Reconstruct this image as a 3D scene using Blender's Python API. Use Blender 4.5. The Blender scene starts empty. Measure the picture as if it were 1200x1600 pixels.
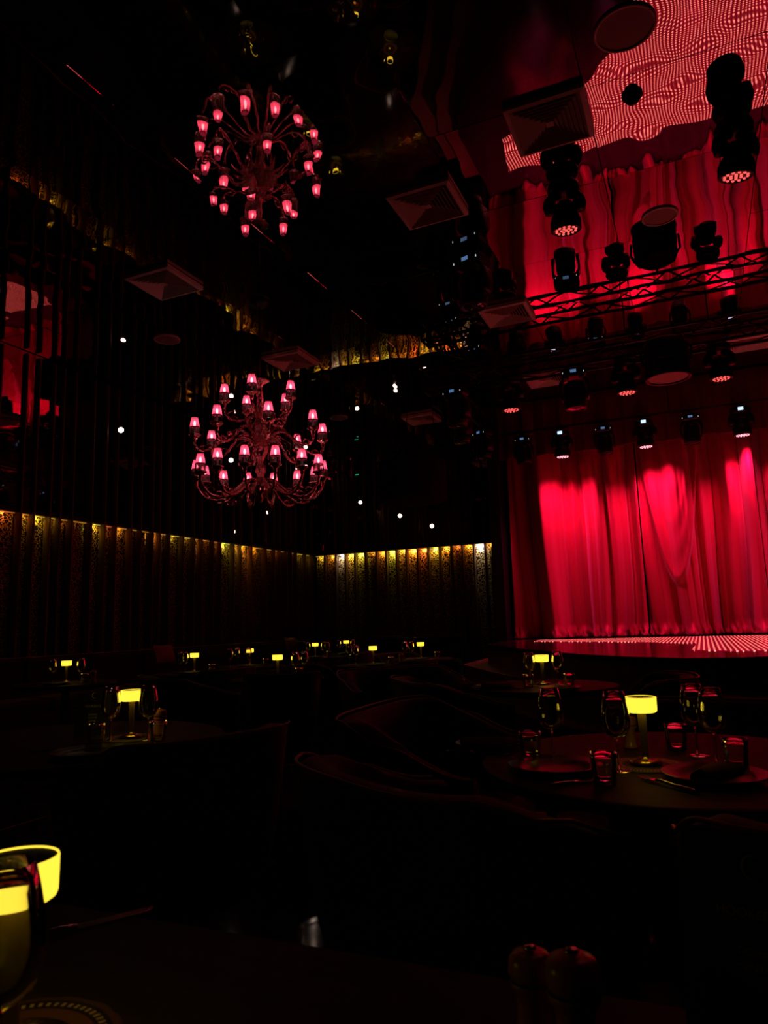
import bpy, math, random
from mathutils import Vector, Matrix
random.seed(7)
PI = math.pi
S = bpy.context.scene
C = S.collection

# ------------------------------------------------------------------ camera
FPX = 1120.0
YAW, PITCH, ROLL = math.radians(23.5), math.radians(8.85), math.radians(1.9)
CAM = Vector((0, 0, 1.2))
fw = Vector((-math.sin(YAW)*math.cos(PITCH), math.cos(YAW)*math.cos(PITCH), math.sin(PITCH)))
rt = Vector((math.cos(YAW), math.sin(YAW), 0)); up = rt.cross(fw)
c_, s_ = math.cos(ROLL), math.sin(ROLL)
R2 = rt*c_ - up*s_; U2 = up*c_ + rt*s_
cd = bpy.data.cameras.new('camera'); cam = bpy.data.objects.new('camera', cd); C.objects.link(cam)
m = Matrix((R2, U2, -fw)).transposed().to_4x4(); m.translation = CAM
cam.matrix_world = m
cd.sensor_fit = 'VERTICAL'; cd.sensor_height = 36; cd.sensor_width = 27; cd.lens = FPX/1600*36
cd.clip_start = 0.02; cd.clip_end = 100
cd.dof.use_dof = True; cd.dof.focus_distance = 6.0; cd.dof.aperture_fstop = 9.0
S.camera = cam

# ------------------------------------------------------------------ world, exposure
w = bpy.data.worlds.new('world'); S.world = w; w.use_nodes = True
w.node_tree.nodes['Background'].inputs[0].default_value = (0, 0, 0, 1)
w.node_tree.nodes['Background'].inputs[1].default_value = 0
S.view_settings.view_transform = 'Standard'; S.view_settings.look = 'None'
S.view_settings.exposure = 0.0; S.view_settings.gamma = 1.0; S.view_settings.use_curve_mapping = False

P_CURTAIN = 245.0      # stage wash lamps on the curtain
P_BAY = .85            # wall bay lamps
E_LED = 2.9            # LED stage floor
E_DRUM = 1.35           # table lamp drums
E_SHADE = 0.16         # chandelier shades

# room
XL, YB, ZC, ZS = -8.20, 14.71, 5.04, 0.85
XR, YF = 7.0, -4.0
ZH = 2.81              # top of the lit wall band

def at(px, py, axis, val):
    d = fw + R2*((px-600)/FPX) + U2*((800-py)/FPX)
    return CAM + d*((val-CAM[axis])/d[axis])

# ------------------------------------------------------------------ materials
M = {}
def mat(name, col=(.5,.5,.5), rough=.5, metal=0., emit=None, es=0., trans=0., ior=1.45, spec=.5, coat=0., sheen=0.):
    if name in M: return M[name]
    a = bpy.data.materials.new(name); a.use_nodes = True
    b = a.node_tree.nodes['Principled BSDF']
    b.inputs['Base Color'].default_value = (*col, 1); b.inputs['Roughness'].default_value = rough
    b.inputs['Metallic'].default_value = metal; b.inputs['IOR'].default_value = ior
    b.inputs['Transmission Weight'].default_value = trans
    b.inputs['Specular IOR Level'].default_value = spec
    b.inputs['Coat Weight'].default_value = coat
    b.inputs['Sheen Weight'].default_value = sheen
    if emit:
        b.inputs['Emission Color'].default_value = (*emit, 1); b.inputs['Emission Strength'].default_value = es
    M[name] = a
    return a
def nodes(a): return a.node_tree.nodes, a.node_tree.links, a.node_tree.nodes['Principled BSDF']
def bump_noise(a, scale, strength, dist, detail=2, coord='Object', stretch=None):
    n, l, b = nodes(a)
    tc = n.new('ShaderNodeTexCoord'); nt = n.new('ShaderNodeTexNoise'); bp = n.new('ShaderNodeBump')
    nt.inputs['Scale'].default_value = scale; nt.inputs['Detail'].default_value = detail
    bp.inputs['Strength'].default_value = strength; bp.inputs['Distance'].default_value = dist
    if stretch:
        mp = n.new('ShaderNodeMapping'); mp.inputs['Scale'].default_value = stretch
        l.new(tc.outputs[coord], mp.inputs[0]); l.new(mp.outputs[0], nt.inputs['Vector'])
    else: l.new(tc.outputs[coord], nt.inputs['Vector'])
    l.new(nt.outputs['Fac'], bp.inputs['Height']); l.new(bp.outputs[0], b.inputs['Normal'])
    return nt
def color_noise(a, scale, c1, c2, coord='Object', stretch=(1,1,1), detail=4):
    n, l, b = nodes(a)
    tc = n.new('ShaderNodeTexCoord'); nt = n.new('ShaderNodeTexNoise'); mp = n.new('ShaderNodeMapping'); cr = n.new('ShaderNodeValToRGB')
    mp.inputs['Scale'].default_value = stretch; nt.inputs['Scale'].default_value = scale; nt.inputs['Detail'].default_value = detail
    cr.color_ramp.elements[0].color = (*c1,1); cr.color_ramp.elements[1].color = (*c2,1)
    cr.color_ramp.elements[0].position = .3; cr.color_ramp.elements[1].position = .7
    l.new(tc.outputs[coord], mp.inputs[0]); l.new(mp.outputs[0], nt.inputs['Vector'])
    l.new(nt.outputs['Fac'], cr.inputs[0]); l.new(cr.outputs[0], b.inputs['Base Color'])

m_ceil = mat('mirror_film', (.50,.42,.41), .014, 1.0)
# gently rippled reflective film, perforated with a fine weave
n, l, b = nodes(m_ceil)
tc = n.new('ShaderNodeNewGeometry'); nt = n.new('ShaderNodeTexNoise'); bp = n.new('ShaderNodeBump')
nt.inputs['Scale'].default_value = 1.7; nt.inputs['Detail'].default_value = 1.0
bp.inputs['Strength'].default_value = 1.0; bp.inputs['Distance'].default_value = .0052
l.new(tc.outputs['Position'], nt.inputs['Vector']); l.new(nt.outputs['Fac'], bp.inputs['Height'])
l.new(bp.outputs[0], b.inputs['Normal'])
m_wallmirror = mat('dark_mirror', (.42,.34,.33), .02, 1.0)
bump_noise(m_wallmirror, 1.2, 1.0, .006)
m_joint = mat('black_joint', (.006,.005,.005), .6)
m_dark = mat('matt_black', (.008,.007,.007), .55)
m_blackmetal = mat('black_metal', (.012,.011,.012), .42, .3)
m_truss = mat('truss_black', (.018,.014,.014), .4, .6)
m_slat = mat('bronze_slat', (.17,.09,.062), .5, .1, spec=.3); bump_noise(m_slat, 30, .3, .002, stretch=(1,1,.05))
m_wood = mat('stage_wood', (.09,.035,.018), .35); color_noise(m_wood, 6, (.11,.042,.02), (.17,.07,.032), stretch=(1,12,1))
m_deck = mat('stage_deck', (.03,.012,.012), .16, 0, coat=.1); bump_noise(m_deck, 14, .2, .003)
m_tile = mat('floor_tile', (.028,.014,.012), .07, 0, spec=.4); color_noise(m_tile, 5, (.018,.009,.008), (.045,.022,.018), coord='Object')
m_velvet = mat('red_velvet', (.50,.004,.038), .62, sheen=.25); bump_noise(m_velvet, 60, .25, .002)
m_upholstery = mat('dark_upholstery', (.012,.009,.009), .75, sheen=.25); bump_noise(m_upholstery, 90, .3, .002)
m_piping = mat('piping_leather', (.34,.19,.14), .4)
m_tan = mat('tan_leather', (.32,.14,.05), .5); bump_noise(m_tan, 40, .3, .003)
m_table = mat('table_top_wood', (.035,.018,.012), .6, spec=.15); color_noise(m_table, 4, (.026,.018,.011), (.05,.034,.02), stretch=(1,8,1))
m_glass = mat('clear_glass', (1,1,1), .0, 0, trans=1., ior=1.45)
m_brass = mat('brass', (.72,.48,.16), .22, 1.)
m_stem = mat('satin_brass', (.27,.18,.055), .5, .35)
m_drum = mat('lamp_drum_glow', (1,.85,.3), .4, 0, emit=(1.,.72,.05), es=E_DRUM)
m_cap = mat('lamp_cap', (.012,.008,.007), .7, spec=.1)
m_chrome = mat('chrome', (.75,.73,.72), .12, 1.)
m_steel = mat('cutlery_steel', (.7,.66,.64), .16, 1.)
m_plate = mat('dark_ceramic', (.018,.010,.009), .32)
m_napkin = mat('napkin_cloth', (.09,.02,.018), .8); bump_noise(m_napkin, 120, .3, .001)
m_mill = mat('mill_wood', (.42,.17,.07), .32, coat=.3); color_noise(m_mill, 9, (.48,.18,.07), (.75,.32,.13), stretch=(1,1,.15))
m_card = mat('menu_card', (.045,.04,.03), .55)
m_ink = mat('menu_print', (.85,.76,.58), .5)
m_crystal = mat('smoky_crystal_arm', (.80,.52,.46), .09, 1.); bump_noise(m_crystal, 55, .9, .01)
m_crys2 = mat('crystal_drop', (.55,.38,.36), .05, .7)
m_bulb = mat('bulb_glow', (1,.8,.7), .4, 0, emit=(1.,.68,.58), es=19.)
m_fringe = mat('bead_fringe', (.20,.12,.13), .25, .4)
m_band = mat('shade_trim', (.015,.006,.008), .6)
def shade_material():
    a = bpy.data.materials.new('pleated_pink_shade'); a.use_nodes = True
    n, l = a.node_tree.nodes, a.node_tree.links; n.clear()
    o = n.new('ShaderNodeOutputMaterial'); tl = n.new('ShaderNodeBsdfTranslucent'); tp = n.new('ShaderNodeBsdfTransparent')
    em = n.new('ShaderNodeEmission'); mx = n.new('ShaderNodeMixShader'); ad = n.new('ShaderNodeAddShader')
    tl.inputs[0].default_value = (.9,.10,.22,1); tp.inputs[0].default_value = (1,.35,.45,1)
    em.inputs[0].default_value = (1,.055,.16,1); em.inputs[1].default_value = E_SHADE
    mx.inputs[0].default_value = .22
    l.new(tl.outputs[0], mx.inputs[1]); l.new(tp.outputs[0], mx.inputs[2])
    l.new(mx.outputs[0], ad.inputs[0]); l.new(em.outputs[0], ad.inputs[1]); l.new(ad.outputs[0], o.inputs[0])
    return a
m_shade = shade_material()
m_lens_red = mat('led_lens_red', (.5,.02,.02), .3, 0, emit=(1.,.10,.09), es=1.3)
m_lens_pink = mat('led_lens_pink', (.8,.3,.4), .3, 0, emit=(1.,.42,.50), es=1.6)
m_lcd = mat('blue_display', (.1,.2,.4), .3, 0, emit=(.25,.5,1.), es=.28)
m_lcd2 = mat('bright_display', (.4,.5,.8), .3, 0, emit=(.45,.65,1.), es=1.6)
m_led_w = mat('white_indicator', (.8,.8,.8), .3, 0, emit=(.9,.95,1.), es=.5)
m_lensglass = mat('lens_glass', (.03,.03,.05), .04, 0, coat=1.)
m_spot = mat('spot_glow', (1,.9,.8), .3, 0, emit=(1.,.74,.58), es=14.)
m_exit = mat('exit_green', (.1,.8,.4), .4, 0, emit=(.05,.8,.35), es=.35)
m_diff = mat('diffuser_metal', (.62,.48,.42), .5)
m_diff2 = mat('diffuser_grey', (.62,.58,.52), .5)
m_grille = mat('speaker_grille', (.32,.16,.14), .6)

def perforated():
    a = mat('perforated_brass', (.5,.32,.13), .5, .15, spec=.2)
    n, l, b = nodes(a)
    g = n.new('ShaderNodeNewGeometry'); v = n.new('ShaderNodeTexVoronoi'); v.inputs['Scale'].default_value = 38
    v2 = n.new('ShaderNodeTexVoronoi'); v2.inputs['Scale'].default_value = 15; v2.feature = 'DISTANCE_TO_EDGE'
    c1 = n.new('ShaderNodeMath'); c1.operation = 'GREATER_THAN'; c1.inputs[1].default_value = .36
    c2 = n.new('ShaderNodeMath'); c2.operation = 'GREATER_THAN'; c2.inputs[1].default_value = .035
    mu = n.new('ShaderNodeMath'); mu.operation = 'MULTIPLY'
    mx = n.new('ShaderNodeMix'); mx.data_type = 'RGBA'
    mx.inputs[6].default_value = (.50,.33,.14,1); mx.inputs[7].default_value = (.004,.003,.003,1)
    l.new(g.outputs['Position'], v.inputs['Vector']); l.new(g.outputs['Position'], v2.inputs['Vector'])
    l.new(v.outputs['Distance'], c1.inputs[0]); l.new(v2.outputs['Distance'], c2.inputs[0])
    l.new(c1.outputs[0], mu.inputs[0]); l.new(c2.outputs[0], mu.inputs[1])
    l.new(mu.outputs[0], mx.inputs[0]); l.new(mx.outputs[2], b.inputs['Base Color'])
    return a
m_perf = perforated()

def led_floor_mat():
    a = mat('led_floor_dots', (.05,.003,.005), .14, 0, coat=.4)
    n, l, b = nodes(a)
    g = n.new('ShaderNodeNewGeometry'); sx = n.new('ShaderNodeSeparateXYZ'); l.new(g.outputs['Position'], sx.inputs[0])
    outs = []
    for k in (0, 1):
        d = n.new('ShaderNodeMath'); d.operation = 'DIVIDE'; d.inputs[1].default_value = .046
        f = n.new('ShaderNodeMath'); f.operation = 'FRACT'
        s = n.new('ShaderNodeMath'); s.operation = 'SUBTRACT'; s.inputs[1].default_value = .5
        q = n.new('ShaderNodeMath'); q.operation = 'POWER'; q.inputs[1].default_value = 2
        ab = n.new('ShaderNodeMath'); ab.operation = 'ABSOLUTE'
        l.new(sx.outputs[k], d.inputs[0]); l.new(d.outputs[0], f.inputs[0]); l.new(f.outputs[0], s.inputs[0])
        l.new(s.outputs[0], ab.inputs[0]); l.new(ab.outputs[0], q.inputs[0]); outs.append(q)
    ad = n.new('ShaderNodeMath'); l.new(outs[0].outputs[0], ad.inputs[0]); l.new(outs[1].outputs[0], ad.inputs[1])
    lt = n.new('ShaderNodeMath'); lt.operation = 'LESS_THAN'; lt.inputs[1].default_value = .054
    l.new(ad.outputs[0], lt.inputs[0])
    mx = n.new('ShaderNodeMix'); mx.data_type = 'RGBA'
    mx.inputs[6].default_value = (.10,.0006,.004,1); mx.inputs[7].default_value = (1,.22,.18,1)
    l.new(lt.outputs[0], mx.inputs[0]); l.new(mx.outputs[2], b.inputs['Emission Color'])
    b.inputs['Emission Strength'].default_value = E_LED
    return a
m_led = led_floor_mat()

def mat_mat():   # ornate round lamp mat: rings of dots on black and brown
    a = mat('ornate_mat', (.1,.05,.02), .5)
    n, l, b = nodes(a)
    tcn = n.new('ShaderNodeTexCoord'); sx = n.new('ShaderNodeSeparateXYZ'); l.new(tcn.outputs['Object'], sx.inputs[0])
    ln = n.new('ShaderNodeVectorMath'); ln.operation = 'LENGTH'; l.new(tcn.outputs['Object'], ln.inputs[0])
    cr = n.new('ShaderNodeValToRGB'); cr.color_ramp.interpolation = 'CONSTANT'
    el = cr.color_ramp.elements; el[0].color = (.012,.008,.006,1); el[0].position = 0
    el[1].color = (.20,.075,.022,1); el[1].position = .60
    e = el.new(.78); e.color = (.012,.008,.006,1); e = el.new(.94); e.color = (.12,.06,.03,1)
    d = n.new('ShaderNodeMath'); d.operation = 'DIVIDE'; d.inputs[1].default_value = .115
    l.new(ln.outputs['Value'], d.inputs[0]); l.new(d.outputs[0], cr.inputs[0])
    at2 = n.new('ShaderNodeMath'); at2.operation = 'ARCTAN2'; l.new(sx.outputs[1], at2.inputs[0]); l.new(sx.outputs[0], at2.inputs[1])
    mu = n.new('ShaderNodeMath'); mu.operation = 'MULTIPLY'; mu.inputs[1].default_value = 64; l.new(at2.outputs[0], mu.inputs[0])
    sn = n.new('ShaderNodeMath'); sn.operation = 'SINE'; l.new(mu.outputs[0], sn.inputs[0])
    g1 = n.new('ShaderNodeMath'); g1.operation = 'GREATER_THAN'; g1.inputs[1].default_value = .1; l.new(sn.outputs[0], g1.inputs[0])
    rg = n.new('ShaderNodeMath'); rg.operation = 'COMPARE'; rg.inputs[1].default_value = .86; rg.inputs[2].default_value = .035; l.new(d.outputs[0], rg.inputs[0])
    mm = n.new('ShaderNodeMath'); mm.operation = 'MULTIPLY'; l.new(g1.outputs[0], mm.inputs[0]); l.new(rg.outputs[0], mm.inputs[1])
    mx = n.new('ShaderNodeMix'); mx.data_type = 'RGBA'; mx.inputs[7].default_value = (.75,.6,.38,1)
    l.new(mm.outputs[0], mx.inputs[0]); l.new(cr.outputs[0], mx.inputs[6]); l.new(mx.outputs[2], b.inputs['Base Color'])
    return a
m_mat = mat_mat()

# ------------------------------------------------------------------ mesh helpers
class MB:
    def __init__(s): s.v = []; s.f = []
    def add(s, vs, fs):
        o = len(s.v); s.v += [tuple(v) for v in vs]; s.f += [tuple(i+o for i in f) for f in fs]; return s
    def box(s, c, d, rot=None):
        x, y, z = d[0]/2, d[1]/2, d[2]/2
        vs = [Vector((a*x, b*y, e*z)) for a in (-1,1) for b in (-1,1) for e in (-1,1)]
        if rot: vs = [rot @ v for v in vs]
        vs = [v+Vector(c) for v in vs]
        return s.add(vs, [(0,1,3,2),(4,6,7,5),(0,4,5,1),(2,3,7,6),(0,2,6,4),(1,5,7,3)])
    def bbox(s, c, d, r=.01):     # box with chamfered edges
        x, y, z = d[0]/2, d[1]/2, d[2]/2
        rings = [(x-r, y-r, -z), (x, y, -z+r), (x, y, z-r), (x-r, y-r, z)]
        vs = []
        for a, b, h in rings:
            q = min(r, a, b)
            for px, py in ((a,-b+q),(a,b-q),(a-q,b),(-a+q,b),(-a,b-q),(-a,-b+q),(-a+q,-b),(a-q,-b)):
                vs.append((c[0]+px, c[1]+py, c[2]+h))
        fs = [tuple(range(7,-1,-1)), tuple(range(24,32))]
        for k in range(3):
            for i in range(8):
                j = (i+1) % 8; fs.append((k*8+i, k*8+j, k*8+8+j, k*8+8+i))
        return s.add(vs, fs)
    def lathe(s, prof, n=24, c=(0,0,0), pleat=0., rfun=None, close=False):
        vs = []; fs = []
        for k, (r, z) in enumerate(prof):
            for i in range(n):
                a = 2*PI*i/n; rr = r*(1+(pleat if i % 2 else 0))
                if rfun: rr *= rfun(a)
                vs.append((c[0]+rr*math.cos(a), c[1]+rr*math.sin(a), c[2]+z))
        K = len(prof)
        for k in range(K-1 if not close else K):
            for i in range(n):
                j = (i+1) % n; k2 = (k+1) % K
                fs.append((k*n+i, k*n+j, k2*n+j, k2*n+i))
        return s.add(vs, fs)
    def tube(s, path, r, n=8, caps=True):
        P = [Vector(p) for p in path]; rr = r if isinstance(r, (list, tuple)) else [r]*len(P)
        vs = []; fs = []; prev = None
        for k, p in enumerate(P):
            t = (P[min(k+1, len(P)-1)] - P[max(k-1, 0)]).normalized()
            if prev is None:
                ref = Vector((0,0,1)) if abs(t.z) < .9 else Vector((1,0,0)); nx = t.cross(ref).normalized()
            else: nx = (prev - t*prev.dot(t)).normalized()
            prev = nx; ny = t.cross(nx)
            for i in range(n):
                a = 2*PI*i/n; vs.append(p + nx*(rr[k]*math.cos(a)) + ny*(rr[k]*math.sin(a)))
        for k in range(len(P)-1):
            for i in range(n):
                j = (i+1) % n; fs.append((k*n+i, k*n+j, (k+1)*n+j, (k+1)*n+i))
        if caps: fs += [tuple(range(n-1,-1,-1)), tuple((len(P)-1)*n+i for i in range(n))]
        return s.add(vs, fs)
    def mesh(s, name, smooth=False):
        me = bpy.data.meshes.new(name); me.from_pydata(s.v, [], s.f); me.validate(); 
        if smooth: me.polygons.foreach_set('use_smooth', [True]*len(me.polygons))
        me.update(); return me
def link(name, me, mt=None, parent=None, loc=(0,0,0), rot=(0,0,0), scale=(1,1,1)):
    o = bpy.data.objects.new(name, me); C.objects.link(o)
    if mt and len(me.materials) == 0: me.materials.append(mt)
    o.location = loc; o.rotation_euler = rot; o.scale = scale
    if parent: o.parent = parent
    return o
CACHE = {}
def part(key, fn, name, mt, parent=None, smooth=False, **k):      # mesh shared between alike pieces
    if key not in CACHE:
        b = MB(); fn(b); CACHE[key] = b.mesh(name, smooth)
    return link(name, CACHE[key], mt, parent, **k)
def one(name, mb, mt, parent=None, smooth=False, **k): return link(name, mb.mesh(name, smooth), mt, parent, **k)
def empty(name, loc=(0,0,0), rz=0, parent=None):
    o = bpy.data.objects.new(name, None); C.objects.link(o); o.location = loc; o.rotation_euler = (0,0,rz); o.empty_display_size = .1
    if parent: o.parent = parent
    return o
def tag(o, label, cat, group=None):
    o['label'] = label; o['category'] = cat
    if group: o['group'] = group
    return o
def struct(o, label=None, cat=None):
    o['kind'] = 'structure'
    if label: o['label'] = label
    if cat: o['category'] = cat
    return o
def rod(name, p0, p1, r, mt, parent=None, n=6):
    p0, p1 = Vector(p0), Vector(p1); d = p1-p0
    o = part(('rod', n, mt.name), lambda b: b.tube([(0,0,0),(0,0,1)], 1.0, n), name, mt, parent)
    q = d.to_track_quat('Z', 'Y')
    o.rotation_euler = q.to_euler(); o.location = p0; o.scale = (r, r, d.length)
    return o
def light(name, kind, loc, energy, col, parent=None, **k):
    ld = bpy.data.lights.new(name, kind); ld.energy = energy; ld.color = col
    for a, v in k.items():
        if a not in ('aim',): setattr(ld, a, v)
    o = bpy.data.objects.new(name, ld); C.objects.link(o); o.location = loc
    if 'aim' in k: o.rotation_euler = (Vector(k['aim'])-(Vector(loc) if kind == 'SPOT' else Vector((0,0,0)))).to_track_quat('-Z','Y').to_euler()
    if parent: o.parent = parent
    return o
def smooth01(a, b, x):
    t = max(0., min(1., (x-a)/(b-a))); return t*t*(3-2*t)

# ================================================================== SETTING
# floor with polished tiles
b = MB(); b.box(((XL+XR)/2, (YF+14.9)/2, -.06), (XR-XL+.4, 14.9-YF, .1))
floor = struct(one('floor', b, m_joint), 'dark polished tile floor of the dining room', 'floor')
TS = .8
def tile_fn(b): b.bbox((0,0,0), (TS-.006, TS-.006, .02), .002)
for i in range(15):
    for j in range(18):
        x = XL+.45+i*TS; y = .45+j*TS
        part('tile', tile_fn, 'floor_tile', m_tile, floor, loc=(x, y, -.0095), rot=(random.uniform(-.0008,.0008), random.uniform(-.0008,.0008), 0))

# ceiling of reflective film panels
b = MB(); b.box(((XL+XR)/2, (YF+14.9)/2, ZC+.12), (XR-XL+.4, 14.9-YF, .1))
ceiling = struct(one('ceiling', b, m_joint), 'dark mirrored ceiling of square film panels', 'ceiling')
xs = [XL, -7.29, -6.07, -4.85, -3.63, -2.41, -1.68, -.45, .78, 2.0, 3.22, 4.44, 5.66, XR]
ys = [YF, -2.34, -1.12, .1, 1.32, 2.54, 3.76, 4.98, 6.2, 7.42, 8.64, 9.86, 11.08, 12.3, 13.52, 14.8]
for i in range(len(xs)-1):
    for j in range(len(ys)-1):
        x0, x1, y0, y1 = xs[i]+.004, xs[i+1]-.004, ys[j]+.004, ys[j+1]-.004
        N = 6; b = MB(); vs = []; fs = []
        tx, ty, pl = random.uniform(-.004,.004), random.uniform(-.004,.004), random.uniform(.0,.006)
        for p in range(N+1):
            for q in range(N+1):
                u, v = p/N, q/N
                z = tx*(u-.5) + ty*(v-.5) + pl*(1-(2*u-1)**2)*(1-(2*v-1)**2)
                vs.append(((u-.5)*(x1-x0), (v-.5)*(y1-y0), z))
        for p in range(N):
            for q in range(N):
                a = p*(N+1)+q; fs.append((a, a+1, a+N+2, a+N+1))
        k = len(vs)   # back rim
        b.add(vs, fs)
        w2, h2 = (x1-x0)/2, (y1-y0)/2
        b.box((0,0,.025), (x1-x0, y1-y0, .03))
        one('ceiling_panel', b, m_ceil, ceiling, True, loc=((x0+x1)/2, (y0+y1)/2, ZC))

# walls
def wall(name, c, d, mt, label): 
    b = MB(); b.box(c, d); return struct(one(name, b, mt), label, 'wall')
wl = wall('wall_left', (XL-.15, (YF+YB)/2, ZC/2), (.2, YB-YF+.4, ZC+.1), m_dark, 'left wall of bronze fins below dark mirror')
wb = wall('wall_back', ((XL-3.3)/2, YB+.15, ZC/2), (-3.3-XL+.1, .2, ZC+.1), m_dark, 'back wall of bronze fins left of the stage')
wr = wall('wall_right', (XR+.1, (YF+14.9)/2, ZC/2), (.2, 14.9-YF, ZC+.1), m_dark, 'dark side wall beyond the stage')
wf = wall('wall_front', ((XL+XR)/2, YF-.1, ZC/2), (XR-XL+.4, .2, ZC+.1), m_dark, 'dark wall behind the diners')
ws = wall('wall_stage', (1.9, 13.35, ZC/2), (10.0, .2, ZC+.1), m_dark, 'black wall behind the stage curtain')
# mirrors above the band
b = MB(); b.box((XL+.025, (1.0+YB)/2, (ZH+.062+ZC)/2), (.09, YB-1.0, ZC-ZH-.08)); one('mirror_panel', b, m_wallmirror, wl)
b = MB(); b.box(((XL-3.3)/2+.04, YB-.025, (ZH+.062+ZC)/2), (-3.38-XL, .09, ZC-ZH-.08)); one('mirror_panel', b, m_wallmirror, wb)

slatsL = [2.6+.26*k for k in range(15)] + [1.19*v for v in (5.57,5.74,5.96,6.10,6.28,6.58,6.80,6.99,7.26,7.44,7.67,7.81,8.01,8.31,8.55,8.73,9.01,9.20,9.54,9.74,10.05,10.48,10.75,10.94,11.17,11.32,11.50,11.84,12.1)]
slatsB = [1.19*v for v in (-6.63,-6.39,-6.18,-5.98,-5.76,-5.53,-5.33,-5.12,-4.92,-4.70,-4.49,-4.27,-4.05,-3.84,-3.63,-3.42)]
SD = .12
for y in slatsL: part('slatL', lambda b: b.bbox((0,0,0), (SD, .028, ZC-.06), .004), 'wall_slat', m_slat, wl, loc=(XL+SD/2, y, (ZC-.06)/2+.02))
for x in slatsB: part('slatB', lambda b: b.bbox((0,0,0), (.028, SD, ZC-.06), .004), 'wall_slat', m_slat, wb, loc=(x, YB-SD/2, (ZC-.06)/2+.02))
AM, YE, GR, WH, OR = (1,.42,.05), (1,.70,.08), (.80,.80,.10), (1,.93,.80), (1,.24,.05)
litL = [(5.45,OR,.9),(5.65,AM,.8),(5.87,YE,1.3),(6.03,YE,.45),(6.20,AM,.3),(6.42,AM,.12),(6.71,YE,1.1),(6.9,OR,.35),(7.12,AM,.9),(7.35,AM,.12),(7.55,AM,.05),(7.75,AM,1.2),(7.92,AM,.2),(8.14,YE,.6),(8.43,YE,.3),(8.63,AM,.9),(8.87,AM,.3),(9.1,OR,.5),(9.37,GR,1.5),(9.64,YE,1.8),(9.9,AM,2.6),(10.26,AM,1.0),(10.6,AM,.35),(10.85,AM,.4),(11.05,AM,.1),(11.4,AM,.1),(11.67,YE,.5),(11.97,YE,.6)]
litB = [(-6.76,YE,.5),(-6.5,AM,.7),(-6.28,WH,2.6),(-6.08,YE,2.6),(-5.87,GR,2.2),(-5.64,AM,.3),(-5.43,AM,1.2),(-5.22,GR,2.6),(-5.02,AM,1.4),(-4.81,AM,3.0),(-4.6,OR,2.2),(-4.38,YE,2.2),(-4.16,AM,1.5),(-3.95,OR,.35),(-3.73,AM,1.2),(-3.52,WH,4.5),(-3.36,AM,.8)]
litL = [(p*1.19, c, v**1.6) for p, c, v in litL]; litB = [(p*1.19, c, 2.0*v**1.25) for p, c, v in litB]
bay_m = {}
def bay_mat(col):
    if col not in bay_m:
        bay_m[col] = mat('bay_strip_%d' % len(bay_m), col, .5, 0, emit=col, es=.30)
    return bay_m[col]
def bays(edges, lit, wallobj, along):
    E_ = sorted(edges)
    for a, b2 in zip(E_[:-1], E_[1:]):
        c, wd = (a+b2)/2, (b2-a)-.030
        zc = ZH/2
        if along == 'y':
            bb = MB(); bb.box((XL-.035, c, zc), (.02, wd, ZH-.02)); one('perforated_panel', bb, m_perf, wallobj)
            bb = MB(); bb.bbox((XL+.03, c, ZH+.03), (.105, wd, .06), .004); one('lamp_housing', bb, m_dark, wallobj)
        else:
            bb = MB(); bb.box((c, YB+.035, zc), (wd, .02, ZH-.02)); one('perforated_panel', bb, m_perf, wallobj)
            bb = MB(); bb.bbox((c, YB-.03, ZH+.03), (wd, .105, .06), .004); one('lamp_housing', bb, m_dark, wallobj)
        for p, col, st in lit:
            if a < p < b2:
                if along == 'y':
                    pos = (XL+.035, c, ZH-.012); dim = (.024, wd*.86, .010); aim = (-1, 0, -.45)
                else:
                    pos = (c, YB-.035, ZH-.012); dim = (wd*.86, .024, .010); aim = (0, 1, -.45)
                bb = MB(); bb.box((0,0,0), dim); s = one('lamp_strip', bb, bay_mat(col), wallobj, loc=pos)
                light('bay_light', 'AREA', (.0,.0,-.008), P_BAY*st, col, s, shape='DISK', size=.022, spread=math.radians(160), aim=aim)
                break
bays(slatsL, litL, wl, 'y'); bays([XL+.02]+slatsB+[-3.86], litB, wb, 'x')
# proscenium jamb and pelmet
b = MB(); b.bbox((-3.22, 13.53, ZC/2), (.2, 2.36, ZC-.02), .01)
struct(one('trim_1', b, m_dark), 'dark jamb between the fin wall and the curtain', 'trim')
b = MB(); NX = 420; vs = []; fs = []
for j, zz in enumerate((4.02, 4.04, 4.3, 4.6, 4.8, 5.02)):
    for i in range(NX+1):
        x = -3.1+9.6*i/NX; amp = .045-.004*j
        vs.append((x, 12.36-amp*math.sin(x*19+.8*math.sin(x*2.1))-.01*math.sin(x*47), zz+(.012*math.sin(x*5.2) if j < 2 else 0)))
for j in range(5):
    for i in range(NX):
        q = j*(NX+1)+i; fs.append((q, q+1, q+NX+2, q+NX+1))
b.add(vs, fs)
pel = one('trim_2', b, mat('pelmet_cloth', (.16,.006,.014), .8), None, True); md = pel.modifiers.new('thickness', 'SOLIDIFY'); md.thickness = .006; struct(pel, 'dark red pelmet above the stage curtain', 'trim')

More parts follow.
